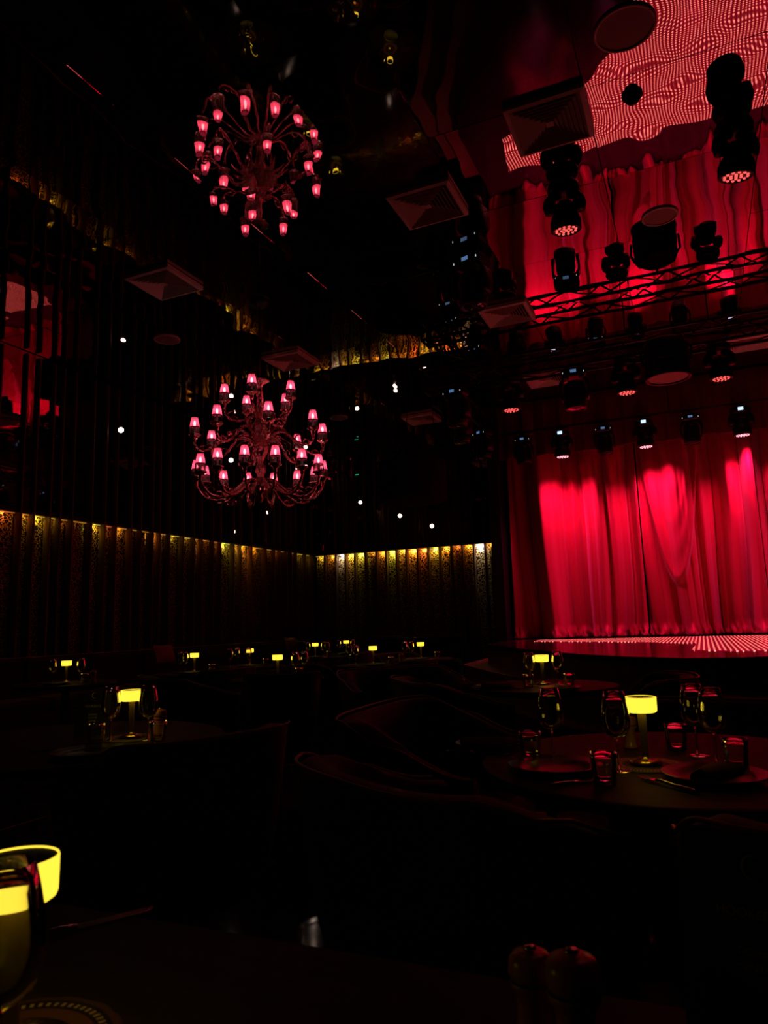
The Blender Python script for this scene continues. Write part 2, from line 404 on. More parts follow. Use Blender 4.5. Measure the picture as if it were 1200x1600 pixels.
# ================================================================== STAGE
outline = [(-3.05,13.2),(-2.98,10.4),(-2.2,8.95),(-1.15,7.22),(-.63,6.64),(-.17,6.30),(.25,6.32),(.7,6.6),(1.3,7.15),(2.4,8.9),(3.4,10.4),(3.5,13.2)]
def offset(poly, d):
    cx, cy = .2, 11.5; out = []
    for x, y in poly:
        v = Vector((x-cx, y-cy)); L = v.length
        if y > 13: out.append((x + (-d if x < 0 else d), y if d < 0 else 12.15))
        else: out.append((cx+v.x*(1+d/L), cy+v.y*(1+d/L)))
    return out
def prism(poly, z0, z1):
    n = len(poly); b = MB()
    vs = [(x,y,z0) for x,y in poly]+[(x,y,z1) for x,y in poly]
    fs = [tuple(range(n-1,-1,-1)), tuple(range(n,2*n))]+[(i,(i+1)%n,n+(i+1)%n,n+i) for i in range(n)]
    return b.add(vs, fs)
stage = empty('stage', (0,0,0)); tag(stage, 'raised thrust stage with red dotted light floor and brown steps', 'stage')
one('riser', prism(offset(outline,-.04), 0, ZS-.05), m_wood, stage)
one('deck', prism(outline, ZS-.05, ZS), m_deck, stage)
one('step', prism(offset(outline,.62), 0, .28), m_wood, stage); one('step', prism(offset(outline,.31), .28, .57), m_wood, stage)
one('nosing', prism(offset(outline,.64), .25, .283), m_wood, stage); one('nosing', prism(offset(outline,.33), .54, .573), m_wood, stage)
ledp = [(-2.5,11.95),(-2.42,11.2),(-1.05,10.25),(-.08,9.34),(-.14,7.6),(.3,7.25),(.8,7.5),(1.5,8.5),(2.7,10.8),(2.9,11.95)]
one('light_floor', prism(ledp, ZS, ZS+.006), m_led, stage)

# curtains
def curtain(x0, x1, label, seed, swag=None):
    rnd = random.Random(seed); NX = int((x1-x0)/.011); NZ = 84
    z0, z1 = ZS+.016, 4.62
    ph = [rnd.uniform(0, 6.28) for _ in range(8)]
    vs = []; fs = []
    for j in range(NZ+1):
        t = j/NZ; z = z0+(z1-z0)*(t**1.25)
        h = z-z0
        for i in range(NX+1):
            u = i/NX; x = x0+(x1-x0)*u
            xd = x + .035*(3.5-h)*math.sin(1.9*x+ph[0]) + .02*math.sin(1.6*h+3*x)
            xw = xd + .10*math.sin(2.3*xd+ph[1]) + .04*math.sin(6.1*xd+ph[2])
            a1 = .115+.06*(1-h/3.8)
            s1 = (2*abs(math.sin(PI*xw/.46+ph[3]))**.6-1)*(.95+.5*math.sin(1.7*xd+ph[5]*2))
            y = -a1*s1 - .035*math.sin(2*PI*xw/.27+ph[4]+.6*h) - .09*math.sin(2*PI*xd/1.05+ph[5])*1.7
            y -= -.0+.007*math.sin(2*PI*xw/.085+ph[6])*(1-.5*h/3.8)
            if swag:
                xs_, zt, wd = swag
                dx = (x-xs_)/wd
                if abs(dx) < 1.5:
                    hh = z-(zt+1.9*dx*dx+.25*dx)
                    f = smooth01(0,.16,hh)*math.exp(-dx*dx*1.2)*math.exp(-max(0,hh)*.55)
                    y = y*(1-.65*f) - .30*f - .008*f*math.sin(hh*13)
            e = smooth01(.22,0,h)
            y -= e*(.06+.05*math.sin(31*x+ph[7])+.03*math.sin(77*x+14*h))
            vs.append((x+.012*e*math.sin(50*x+40*h), 12.74+y, z + (.012*math.sin(60*x+ph[1]) if (0<j<5) else 0)))
    for j in range(NZ):
        for i in range(NX):
            a = j*(NX+1)+i; fs.append((a, a+1, a+NX+2, a+NX+1))
    b = MB(); b.add(vs, fs); o = one('stage_curtain', b, m_velvet, None, True)
    md = o.modifiers.new('thickness', 'SOLIDIFY'); md.thickness = .006; md.offset = 1
    tag(o, label, 'curtain', 'red velvet stage curtains')
curtain(-3.05, -.835, 'red velvet stage curtain at the left end beside the fin wall', 11)
curtain(-.82, .935, 'red velvet stage curtain with a deep hanging swag in the middle', 23, (-.28, 1.62, .42))
curtain(.95, 3.4, 'red velvet stage curtain at the right edge of the picture', 37)

# ================================================================== CEILING FITTINGS
def diffuser(x, y, label, mt=m_diff, size=.60):
    t = empty('air_diffuser', (x, y, ZC)); tag(t, label, 'air vent', 'square ceiling air diffusers')
    def ring(b, o1, z1, i1, z2):
        vs = [(a*o1, c*o1, z1) for a, c in ((-1,-1),(1,-1),(1,1),(-1,1))]+[(a*i1, c*i1, z2) for a, c in ((-1,-1),(1,-1),(1,1),(-1,1))]
        vs += [(v[0], v[1], v[2]+.003) for v in vs]
        fs = []
        for i in range(4):
            j = (i+1) % 4
            fs += [(i,4+i,4+j,j),(8+i,8+j,12+j,12+i),(i,j,8+j,8+i),(4+i,12+i,12+j,4+j)]
        b.add(vs, fs)
    h = size/2
    part(('dframe', size, mt.name), lambda b: (ring(b, h, -.046, h-.035, -.056), ring(b, h, -.008, h-.002, -.046)), 'frame', mt, t)
    for k in range(7):
        o1 = h-.035-k*.034
        part(('dl', k, mt.name), lambda b: ring(b, o1, -.058, max(o1-.030,.004), -.016), 'louver', mt, t)
    part(('dback', mt.name), lambda b: b.box((0,0,-.010), (size*.98, size*.98, .004)), 'backing', m_dark, t)
    part(('dcen', mt.name), lambda b: b.bbox((0,0,-.045), (.06,.06,.006), .002), 'centre_plate', mt, t)
diffuser(-.74, 5.19, 'square air diffuser at the left edge of the red dotted reflection')
diffuser(-1.98, 5.81, 'square air diffuser right of the chandelier reflection, lit red on its left louvers')
diffuser(-5.13, 5.90, 'grey square air diffuser above and left of the chandelier', m_diff2)
diffuser(-1.92, 8.52, 'square air diffuser at the left end of the lighting truss')
diffuser(-5.14, 8.60, 'square air diffuser just above the chandelier top', m_diff)
diffuser(-1.98, 11.3, 'square air diffuser over the stage beside a moving head', m_diff)
diffuser(.95, 11.15, 'square air diffuser over the stage at the right edge', m_diff)
diffuser(-1.98, 2.75, 'square air diffuser cut by the top edge of the picture', m_diff)
diffuser(-4.55, 12.4, 'square air diffuser above the far corner of the dining room', m_diff)

def round_speaker(x, y, label, r=.17):
    t = empty('ceiling_speaker', (x, y, ZC)); tag(t, label, 'speaker', 'round flush ceiling speakers')
    part(('spkrim', r), lambda b: b.lathe([(r,0),(r,-.012),(r-.02,-.016),(r-.02,-.008)], 40), 'rim', m_diff, t, True)
    part(('spkg', r), lambda b: b.lathe([(r-.02,-.008),(r*.5,-.012),(.001,-.014)], 40), 'grille', m_grille, t, True)
round_speaker(-.12, 4.53, 'round ceiling speaker above the red dotted reflection at upper right', .20)
round_speaker(-.03, 7.05, 'round ceiling speaker amid the curtain reflection', .17)
round_speaker(-6.2, 7.2, 'round ceiling speaker above the left wall')
round_speaker(-5.9, 11.6, 'round ceiling speaker over the far corner right of the chandelier')
t = empty('ceiling_dome', (-.13, 5.2, ZC)); tag(t, 'small black dome fitting inside the red dotted reflection', 'ceiling fitting')
b = MB(); b.lathe([(.055,0),(.06,-.02),(.05,-.05),(.03,-.07),(.001,-.078)], 24); one('dome', b, m_blackmetal, t, True)
b = MB(); b.lathe([(.075,0),(.075,-.012),(.055,-.014)], 24); one('flange', b, m_blackmetal, t, True)

# ------------------------------------------------------------------ chandelier
CH = (-4.50, 6.83)
ch = empty('chandelier', (CH[0], CH[1], 2.60)); tag(ch, 'large tiered crystal chandelier with glowing pink pleated shades', 'chandelier')
def Z(z): return z-2.60
b = MB(); b.lathe([(.001,Z(2.60)),(.02,Z(2.62)),(.035,Z(2.66)),(.015,Z(2.70)),(.05,Z(2.73)),(.085,Z(2.78)),(.09,Z(2.82)),(.05,Z(2.87)),(.035,Z(2.93)),(.06,Z(2.97)),(.05,Z(3.02)),(.032,Z(3.08)),(.05,Z(3.14)),(.085,Z(3.20)),(.10,Z(3.26)),(.07,Z(3.33)),(.045,Z(3.38)),(.06,Z(3.45)),(.075,Z(3.52)),(.05,Z(3.60)),(.04,Z(3.68)),(.055,Z(3.73)),(.035,Z(3.78)),(.03,Z(3.86)),(.04,Z(3.90)),(.028,Z(3.95)),(.03,Z(4.0)),(.10,Z(4.05)),(.105,Z(4.06)),(.02,Z(4.065))], 20, pleat=.12)
one('column', b, m_crystal, ch, True)
b = MB(); b.tube([(0,0,Z(4.06)),(0,0,Z(5.0))], .012, 8); one('hanging_rod', b, m_blackmetal, ch, True)
b = MB(); b.lathe([(.12,Z(5.035)),(.12,Z(5.01)),(.05,Z(4.97)),(.012,Z(4.95))], 24); one('canopy', b, m_blackmetal, ch, True)
# leaf crown in the middle and drops
def leaf(b, ang, r0, z0, L, lift, wd):
    ca, sa = math.cos(ang), math.sin(ang); pts = []
    for k in range(7):
        t = k/6; r = r0+L*t; z = z0+lift*math.sin(PI*t*.8)-.06*t*t
        ww = wd*math.sin(PI*(.12+.88*t)*.97)
        for s in (-1, 0, 1): pts.append((r*ca-s*ww*sa, r*sa+s*ww*ca, z+(.012 if s == 0 else 0)))
    fs = []
    for k in range(6):
        for q in (0, 1): fs.append((k*3+q, k*3+q+1, k*3+q+4, k*3+q+3))
    b.add(pts, fs)
for k in range(14):
    part('chleaf', lambda b: leaf(b, 0, .05, Z(3.28), .30, .10, .035), 'crystal_leaf', m_crystal, ch, True, rot=(0,0,2*PI*k/14))
for k in range(10):
    part('chleaf2', lambda b: leaf(b, 0, .03, Z(3.62), .16, .10, .025), 'crystal_leaf', m_crystal, ch, True, rot=(0,0,2*PI*k/10+.2))
def drop_fn(b): b.lathe([(.001,0),(.005,-.01),(.004,-.02),(.011,-.04),(.014,-.06),(.001,-.085)], 8)
for k in range(16):
    a = 2*PI*k/16
    part('drop', drop_fn, 'crystal_drop', m_crys2, ch, loc=(.17*math.cos(a), .17*math.sin(a), Z(3.22)))
for k in range(12):
    a = 2*PI*k/12
    part('drop', drop_fn, 'crystal_drop', m_crys2, ch, loc=(.09*math.cos(a), .09*math.sin(a), Z(2.80)))
SH = [(.050,.205),(.058,.085),]
def shade_fn(b): b.lathe([(.034,.135),(.040,.100),(.047,.060),(.054,.020)], 36, pleat=.045)
def band1_fn(b): b.lathe([(.0555,.024),(.0570,.020),(.0565,.012),(.0545,.014)], 24, close=True)
def band2_fn(b): b.lathe([(.0345,.139),(.0365,.135),(.036,.130),(.034,.132)], 24, close=True)
def fringe_fn(b):
    for i in range(26):
        a = 2*PI*i/26; x, y = .054*math.cos(a), .054*math.sin(a)
        b.tube([(x,y,.016),(x*1.01,y*1.01,-.03),(x*.99,y*.99,-.062)], [.0032,.0040,.0030], 4, False)
def bulb_fn(b): b.lathe([(.001,.085),(.008,.078),(.013,.06),(.014,.045),(.010,.03),(.001,.02)], 10)
def candle_fn(b): b.lathe([(.013,.025),(.013,-.06),(.018,-.065),(.020,-.075),(.001,-.08)], 10)
def cup_fn(b): b.lathe([(.012,-.062),(.045,-.070),(.066,-.062),(.070,-.066),(.060,-.082),(.03,-.10),(.018,-.12),(.024,-.14),(.010,-.16)], 20, pleat=.06)
def arm(path, ang, pre):
    key = ('arm', pre)
    def fn(b):
        P = []
        for k in range(len(path)-1):       # Catmull-Rom
            p0 = path[max(k-1,0)]; p1 = path[k]; p2 = path[k+1]; p3 = path[min(k+2,len(path)-1)]
            for q in range(6):
                t = q/6
                P.append(tuple(.5*((2*p1[i])+(-p0[i]+p2[i])*t+(2*p0[i]-5*p1[i]+4*p2[i]-p3[i])*t*t+(-p0[i]+3*p1[i]-3*p2[i]+p3[i])*t**3) for i in (0,1)))
        P.append(path[-1])
        b.tube([(p[0], .004*math.sin(k*1.5), Z(p[1])) for k, p in enumerate(P)], [.016+.0035*math.sin(k*1.9) for k in range(len(P))], 7)
        # scroll leaves along the arm
        mid = P[len(P)//2]; q3 = P[int(len(P)*.72)]
        for (cx, cz), s in ((mid, 1), (q3, -1)):
            pts = []
            for k in range(12):
                a = k/11*4.2; r = .055*(1-k/14)
                pts.append((cx+s*(.055-r*math.cos(a)), 0, Z(cz)+.02+r*math.sin(a)*.9))
            b.tube(pts, [.010-.0006*k for k in range(12)], 6)
    a = part(key, fn, 'arm', m_crystal, ch, True, rot=(0,0,ang))
    ex, ez = path[-1][0], Z(path[-1][1])+.15
    part('cup', cup_fn, 'drip_cup', m_crystal, a, True, loc=(ex,0,ez))
    part('candle', candle_fn, 'candle_tube', m_crys2, a, True, loc=(ex,0,ez))
    part('bulb', bulb_fn, 'bulb', m_bulb, a, True, loc=(ex,0,ez+.012))
    part('shade', shade_fn, 'lamp_shade', m_shade, a, False, loc=(ex,0,ez))
    part('band1', band1_fn, 'shade_band', m_band, a, False, loc=(ex,0,ez)); part('band2', band2_fn, 'shade_band', m_band, a, False, loc=(ex,0,ez))
    fr = part('fringe', fringe_fn, 'bead_fringe', m_fringe, a, False, loc=(ex,0,ez)); fr['kind'] = 'stuff'
view = math.atan2(-CH[1], -CH[0])        # towards the diners
low = [(.05,2.84),(.16,2.86),(.30,2.74),(.45,2.645),(.60,2.66),(.69,2.76),(.715,2.82)]
mid_ = [(.05,3.30),(.15,3.42),(.28,3.45),(.42,3.33),(.56,3.22),(.68,3.20),(.73,3.25),(.735,3.29)]
top_ = [(.03,3.66),(.10,3.62),(.20,3.57),(.31,3.57),(.39,3.64),(.405,3.71)]
for k in range(14): arm(low, view+.22+2*PI*k/14, 'low')
for k in range(8): arm(mid_, view+.12+2*PI*k/8, 'mid')
for k in range(5): arm(top_, view-.22+2*PI*k/5, 'top')

# ------------------------------------------------------------------ trusses
def truss(a, c, label, size=.29, cell=.42):
    a, c = Vector(a), Vector(c); t = empty('lighting_truss', a); tag(t, label, 'truss', 'black box trusses')
    d = (c-a); L = d.length; d.normalize(); sd = d.cross(Vector((0,0,1))); h = size/2
    cs = [sd*h+Vector((0,0,h)), sd*-h+Vector((0,0,h)), sd*-h+Vector((0,0,-h)), sd*h+Vector((0,0,-h))]
    for q in cs: rod('chord', q, q+d*L, .024, m_truss, t, 8)
    n = int(L/cell)
    for f in range(4):
        q0, q1 = cs[f], cs[(f+1) % 4]
        for k in range(n):
            p, r_ = (q0, q1) if k % 2 == 0 else (q1, q0)
            rod('brace', p+d*(k*L/n), r_+d*((k+1)*L/n), .011, m_truss, t, 5)
    for s in (0., 1.):
        for f in range(4): rod('end_bar', cs[f]+d*L*s, cs[(f+1) % 4]+d*L*s, .02, m_truss, t, 6)
    for k in range(3):
        p = d*(L*(k+.5)/3); rod('hanger', p+Vector((0,0,h)), p+Vector((0,0,ZC-a.z)), .008, m_truss, t, 5)
    return t
truss((-3.4, 9.55, 4.66), (4.2, 9.55, 4.66), 'long black box truss across the ceiling in front of the stage')
truss((-3.25, 9.8, 4.55), (-3.25, 12.2, 4.55), 'short black side truss running towards the curtain')
t = empty('lighting_batten', (0, 12.18, 4.43)); tag(t, 'thin black lamp pipe hung before the curtain', 'lamp pipe')
rod('pipe', (-3.0,0,0), (3.6,0,0), .025, m_truss, t, 8)
for x in (-2.6,-.2,2.2): rod('hanger', (x,0,0), (x,0,ZC-4.43), .008, m_truss, t, 5)

# ------------------------------------------------------------------ stage lights
def wash(loc, label, lens=m_lens_red, rz=0., power=0., col=(1,.03,.22), aim=None, lcd=False, s=1., tilt=0.):
    t = empty('wash_light', loc, rz); t.scale = (s, s, s); tag(t, label, 'stage light', 'moving wash lights')
    part('w_clamp', lambda b: (b.box((0,0,-.01), (.05,.03,.04)), b.tube([(-.03,0,.0),(.03,0,.0)], .022, 8)), 'clamp', m_blackmetal, t)
    part('w_base', lambda b: b.lathe([(.001,-.018),(.10,-.02),(.135,-.035),(.145,-.07),(.14,-.10),(.11,-.122),(.001,-.125)], 28), 'base', m_blackmetal, t, True)
    def arm_fn(b): b.tube([(.03,0,-.12),(.10,0,-.135),(.128,0,-.18),(.130,0,-.23),(.122,0,-.29)], [.035,.045,.055,.062,.055], 12)
    part('w_armR', arm_fn, 'yoke_arm', m_blackmetal, t, True); part('w_armR', arm_fn, 'yoke_arm', m_blackmetal, t, True, rot=(0,0,PI))
    hd = part('w_head', lambda b: b.lathe([(.001,.07),(.06,.065),(.085,.04),(.09,.0),(.095,-.03),(.125,-.075),(.135,-.11),(.134,-.19),(.118,-.20),(.114,-.19),(.001,-.188)], 32), 'head', m_blackmetal, t, True, loc=(0,0,-.27), rot=(tilt,0,0))
    pts = [(0,0)]+[(.042*math.cos(k*PI/3), .042*math.sin(k*PI/3)) for k in range(6)]+[(.085*math.cos(k*PI/6+.26), .085*math.sin(k*PI/6+.26)) for k in range(12)]
    for x, y in pts:
        part(('lens', lens.name), lambda b: b.lathe([(.012,.004),(.0115,-.004),(.007,-.008),(.001,-.009)], 10), 'lens', lens, hd, True, loc=(x, y, -.192))
    if lcd: part('w_lcd', lambda b: b.bbox((0,-.145,-.07), (.075,.008,.05), .002), 'display', m_lcd2, t)
    if power:
        aimv = Vector(aim)-Vector(loc)
        light('wash_beam', 'SPOT', (0,.06,-.50), power, col, t, spot_size=math.radians(114), spot_blend=1.0, shadow_soft_size=.10, aim=aimv)
    return t
def moving_head(loc, label, rz=0., s=1., lcd=m_lcd, tilt=0.):
    t = empty('moving_head', loc, rz); t.scale = (s, s, s); tag(t, label, 'stage light', 'large moving heads')
    part('m_clamp', lambda b: (b.box((0,0,-.01), (.06,.04,.05)), b.tube([(-.04,0,0),(.04,0,0)], .025, 8)), 'clamp', m_blackmetal, t)
    part('m_base', lambda b: b.bbox((0,0,-.10), (.36,.27,.14), .03), 'base', m_blackmetal, t)
    part('m_lcd', lambda b: b.bbox((0,-.137,-.10), (.085,.006,.045), .002), 'display', lcd, t)
    def arm_fn(b): b.add(*side_arm())
    part('m_arm', arm_fn, 'yoke_arm', m_blackmetal, t, True); part('m_arm', arm_fn, 'yoke_arm', m_blackmetal, t, True, rot=(0,0,PI))
    hd = part('m_head', lambda b: b.lathe([(.001,.20),(.09,.195),(.135,.16),(.15,.08),(.145,.0),(.15,-.08),(.16,-.16),(.155,-.22),(.125,-.225),(.12,-.215),(.001,-.212)], 32), 'head', m_blackmetal, t, True, loc=(0,0,-.42), rot=(tilt,0,0))
    part('m_ring', lambda b: b.lathe([(.158,-.12),(.166,-.13),(.166,-.15),(.158,-.16)], 32), 'head_ring', m_truss, hd, True)
    part('m_lens', lambda b: b.lathe([(.12,-.214),(.08,-.224),(.001,-.230)], 28), 'lens', m_lensglass, hd, True)
    for q in (-1, 1): part('m_ind', lambda b: b.box((0,0,0), (.010,.006,.022)), 'indicator', m_led_w, t, loc=(q*.15,-.137,-.12))
    return t
def side_arm():
    vs = []; prof = [(.10,-.17,.09),(.17,-.18,.10),(.21,-.24,.11),(.215,-.36,.12),(.205,-.47,.11),(.185,-.50,.08)]
    for x, z, d in prof: vs += [(x-.03,-d,z),(x+.0,-d*.9,z-.01),(x+.0,d*.9,z-.01),(x-.03,d,z)]
    fs = []
    for k in range(len(prof)-1):
        for i in range(4):
            j = (i+1) % 4; fs.append((k*4+i, k*4+j, k*4+4+j, k*4+4+i))
    fs += [(3,2,1,0), tuple((len(prof)-1)*4+i for i in range(4))]
    return vs, fs
ZT = 4.487
wash((-.79,6.05,ZC-.01), 'red wash light on the ceiling just right of the square diffuser', rz=.2, s=.98, tilt=.12)
wash((.57,5.84,ZC-.01), 'red wash light on the ceiling at the upper right of the picture', rz=.5, s=1.0, tilt=.2)
moving_head((-1.90,6.9,ZC-.01), 'large black moving head on the ceiling left of a red lit diffuser', rz=-.3, s=.92)
wash((-2.14,9.405,ZT), 'red wash light at the left end of the long truss', rz=.1)
moving_head((-1.28,9.405,ZT), 'large black moving head on the long truss beside a red lit diffuser', rz=.1, s=.9)
wash((-.63,9.405,ZT), 'red wash light on the truss left of the big cylinder', rz=-.1)
wash((.47,9.405,ZT), 'red wash light on the truss right of the big cylinder', rz=.2)
moving_head((-2.92,9.405,ZT), 'large black moving head at the far left of the long truss', rz=-.2, s=.9)
moving_head((-3.105,10.2,4.38), 'black moving head on the near end of the side truss', rz=-.6, s=.8, lcd=m_lcd2)
moving_head((-3.105,11.4,4.38), 'black moving head on the far end of the side truss', rz=-.5, s=.8, lcd=m_lcd2)
WL = 'pink wash light before the curtain, '
for x, lb in ((-1.94,'leftmost of the lit row'), (-.60,'middle of the lit row'), (.82,'right of the lit row')):
    wash((x,12.18,4.37), WL+lb, m_lens_pink, 0., P_CURTAIN, aim=(x+.03,12.66,.9), lcd=True)
wash((2.1,12.18,4.37), WL+'just outside the right edge', m_lens_pink, 0., P_CURTAIN, aim=(2.13,12.66,.9), lcd=True)
for x, lb in ((-2.6,'left of the first pink wash light'), (-1.24,'between the first and second pink wash lights'), (.1,'between the second and third pink wash lights')):
    moving_head((x,12.18,4.37), 'unlit moving head before the curtain '+lb, 0., .78, lcd=m_lcd)

# big cylinder fixture on the truss
t = empty('cylinder_projector', (-.125, 9.1, 4.03)); tag(t, 'big black cylindrical fixture hanging from the long truss', 'stage fixture')
b = MB(); b.lathe([(.001,.50),(.20,.49),(.245,.46),(.255,.38),(.255,.06),(.265,.03),(.265,.0),(.235,.0),(.23,.02)], 40); one('housing', b, m_blackmetal, t, True)
b = MB(); b.lathe([(.232,.018),(.12,.012),(.001,.01)], 40); one('front_disc', b, m_grille, t, True)
b = MB()
for k in range(9): b.box((-.10+k*.018+(.02 if k > 4 else 0), -.258+.001*abs(k-4), .30), (.011,.006,.010))
for k in range(11): b.box((-.11+k*.02, -.258+.001*abs(k-5), .20), (.013,.006,.014))
one('lettering', b, mat('faint_print', (.12,.11,.11), .6), t)
b = MB(); b.tube([(-.27,0,.2),(-.29,0,.35),(-.2,0,.52),(0,0,.56),(.2,0,.52),(.29,0,.35),(.27,0,.2)], .016, 8); one('bracket', b, m_blackmetal, t, True); rod('hanging_arm', (0,.0,.56), (0,.30,.50), .018, m_blackmetal, t)
# big black drum by the back wall
t = empty('black_drum', (-4.2, 10.9, 3.18)); tag(t, 'wide black drum hanging in front of the back wall', 'hanging drum')
b = MB(); b.lathe([(.001,.68),(.50,.68),(.55,.66),(.56,.62),(.56,.04),(.55,.0),(.52,-.005),(.001,-.006)], 48); one('drum', b, mat('drum_cloth', (.012,.006,.006), .8, spec=.1), t, True)
for k in range(3):
    a = 2*PI*k/3; rod('hanger', (.4*math.cos(a), .4*math.sin(a), .68), (.4*math.cos(a), .4*math.sin(a), ZC-3.18), .006, m_truss, t, 5)

# small wall fixtures added in place of spotlights reflected in the wall mirrors
def spotlet(loc, normal, label, r=.045):
    t = empty('added_wall_spotlight', loc); t.rotation_euler = Vector(normal).to_track_quat('Z','Y').to_euler()
    tag(t, label, 'spotlight', 'added small white spotlights on the fin walls')
    part('sp_body', lambda b: b.lathe([(.001,-.10),(.035,-.10),(.045,-.06),(.048,.0),(.044,.004),(.040,-.006)], 20), 'housing', m_blackmetal, t, True)
    part('sp_lens', lambda b: b.lathe([(.040,-.004),(.02,.003),(.001,.005)], 16), 'lens', m_spot, t, True)
def towards(p): v = CAM-Vector(p); return (v+Vector((0,0,-.6))).normalized()
for (px, py, ax, val, lb) in ((189,672,0,XL+.20,'bright white stand-in for a mirrored spotlight on the left wall, left of the chandelier'),
        (361,719,0,XL+.20,'white stand-in for a mirrored spotlight on the left wall seen through the chandelier'),
        (478,729,0,XL+.20,'added white spotlight high in the far corner behind the chandelier'),  # hidden fixture added to give the bright reflection on the floor
        (563,785,1,YB-.20,'white stand-in for a mirrored spotlight on the back wall, highest and nearest the chandelier'),
        (625,806,1,YB-.20,'white stand-in for a mirrored spotlight on the back wall, middle of three'),
        (675,822,1,YB-.20,'white stand-in for a mirrored spotlight on the back wall, lowest and nearest the stage')):
    p = at(px, py, ax, val); spotlet(p, towards(p), lb)
t = empty('lit_sign', at(558,742,1,YB-.085)); tag(t, 'small green lit sign high on the back wall', 'sign')
b = MB(); b.bbox((0,0,0), (.11,.02,.05), .004); one('sign_box', b, m_dark, t)
b = MB(); b.box((0,-.012,0), (.09,.004,.02)); one('sign_face', b, m_exit, t)

# ================================================================== FURNITURE
def round_table(x, y, r, label):
    t = empty('round_table', (x, y, 0)); tag(t, label, 'table', 'dining tables')
    part(('ttop', r), lambda b: b.lathe([(.001,.712),(r-.03,.712),(r-.005,.722),(r,.735),(r-.006,.748),(r-.015,.75),(.001,.75)], 56), 'table_top', m_table, t, False)
    part('tleg', lambda b: b.lathe([(.035,.712),(.035,.06),(.05,.04)], 20), 'column', m_blackmetal, t, True)
    part('tbase', lambda b: b.lathe([(.001,.045),(.06,.04),(.22,.02),(.225,.0),(.001,.0)], 32), 'base', m_blackmetal, t, True)
    return t
def tub_chair(bx, by, fx, fy, wdt, label, hb=.82, ha=.58, dep=.62, drop=(.98,.62)):
    """barrel chair: (bx,by) is the outside middle of the back, (fx,fy) the way it faces"""
    f = Vector((fx, fy)).normalized(); rz = math.atan2(f.y, f.x)-PI/2
    o = Vector((bx, by))+f*(dep*.52)
    t = empty('tub_chair', (o.x, o.y, 0), rz); tag(t, label, 'chair', 'dark upholstered tub chairs')
    key = (round(wdt,3), hb, ha, dep, drop)
    hw = wdt/2; yb = -dep*.52
    def outline_pt(u, grow=0.):    # u in -1..1 along the U from left arm tip round the back to the right arm tip
        a = u*PI*.5*1.0
        e = .62
        if abs(u) < .72:
            ang = u/.72*(PI/2)
            sx = math.copysign(abs(math.sin(ang))**e, math.sin(ang)); cy = abs(math.cos(ang))**e
            x = (hw+grow)*sx; y = yb-grow + (.5*dep)*(1-cy)
        else:
            k = (abs(u)-.72)/.28
            x = math.copysign(hw+grow, u); y = yb+.5*dep-grow*0 + k*dep*.40
        return x, y
    N = 44
    def height(u): return ha+(hb-ha)*smooth01(drop[0],drop[1],abs(u))
    def shell_fn(b):
        vs = []; fs = []
        prof = [(-.02,.30),(0,.34),(.02,.55),(.03,1.0),(.015,1.015),(-.03,1.02),(-.06,1.0),(-.075,.9),(-.07,.55),(-.07,.36)]
        K = len(prof)
        for i in range(N+1):
            u = -1+2*i/N; H = height(u)
            for g, hz in prof:
                z = .20+(H-.20)*((hz-.30)/.72); gg = g-.05*(1-min(1,max(0,(hz-.30)/.7)))
                x, y = outline_pt(u, gg); vs.append((x, y, z))
        for i in range(N):
            for k in range(K):
                k2 = (k+1) % K; fs.append((i*K+k, (i+1)*K+k, (i+1)*K+k2, i*K+k2))
        fs += [tuple(range(K)), tuple(N*K+k for k in range(K-1,-1,-1))]
        b.add(vs, fs)
    part(('shell',)+key, shell_fn, 'back_shell', m_upholstery, t, True)
    def pipe_fn(b):
        P = []
        for i in range(N+1):
            u = -1+2*i/N; x, y = outline_pt(u, .032); P.append((x, y, height(u)+.003))
        b.tube(P, .0055, 6)
    part(('pipe',)+key, pipe_fn, 'piping', m_piping, t, True)
    part(('seat',)+key, lambda b: b.bbox((0, yb+dep*.56, .39), (wdt-.15, dep*.80, .15), .04), 'seat_cushion', m_upholstery, t)
    part(('sbase',)+key, lambda b: b.bbox((0, yb+dep*.52, .26), (wdt-.12, dep*.80, .11), .02), 'seat_base', m_upholstery, t)
    for sx in (-1, 1):
        for sy in (yb+.12, yb+dep*.86):
            part(('cleg', sx > 0), lambda b: b.tube([(0,0,.21),(sx*.02,0,.0)], [.019,.011], 8), 'leg', m_piping, t, True, loc=(sx*(hw-.13), sy, 0))
    return t

# own table at the front edge
t = empty('dining_table', (-.35, .42, 0)); tag(t, 'dark rectangular dining table in the foreground', 'table', 'dining tables')
b = MB(); b.bbox((0,0,.732), (2.3,1.1,.036), .008); one('table_top', b, m_table, t)
for sx in (-1, 1):
    for sy in (-1, 1): b = MB(); b.bbox((sx*1.05, sy*.46, .357), (.06,.06,.714), .005); one('leg', b, m_blackmetal, t)
TB = {
 'right': (-.12, 2.48, .60, 'round table in the right foreground with a glowing lamp'),
 'left': (-2.52, 2.35, .65, 'round table at the left behind the big dark chair'),
 'stage': (-1.04, 5.02, .50, 'round table just in front of the stage'),
 'wall1': (-5.52, 5.09, .45, 'table at the left edge beside the fin wall'),
 'wall2': (-5.05, 6.37, .42, 'small round table left of the chandelier, by the wall'),
 'wall3': (-5.07, 7.44, .42, 'small round table below the chandelier, by the wall'),
 'mid': (-3.56, 5.66, .42, 'round table behind the square-backed chair in the middle'),
 'far1': (-5.25, 9.38, .42, 'far round table near the wall corner'),
 'far2': (-5.28, 10.45, .42, 'farthest round table in the wall corner'),
 'far3': (-3.45, 7.49, .42, 'far round table right of the middle'),
 'far4': (-3.29, 8.58, .42, 'far round table beside the stage steps'),
}
for k, (x, y, r, lb) in TB.items(): round_table(x, y, r, lb)

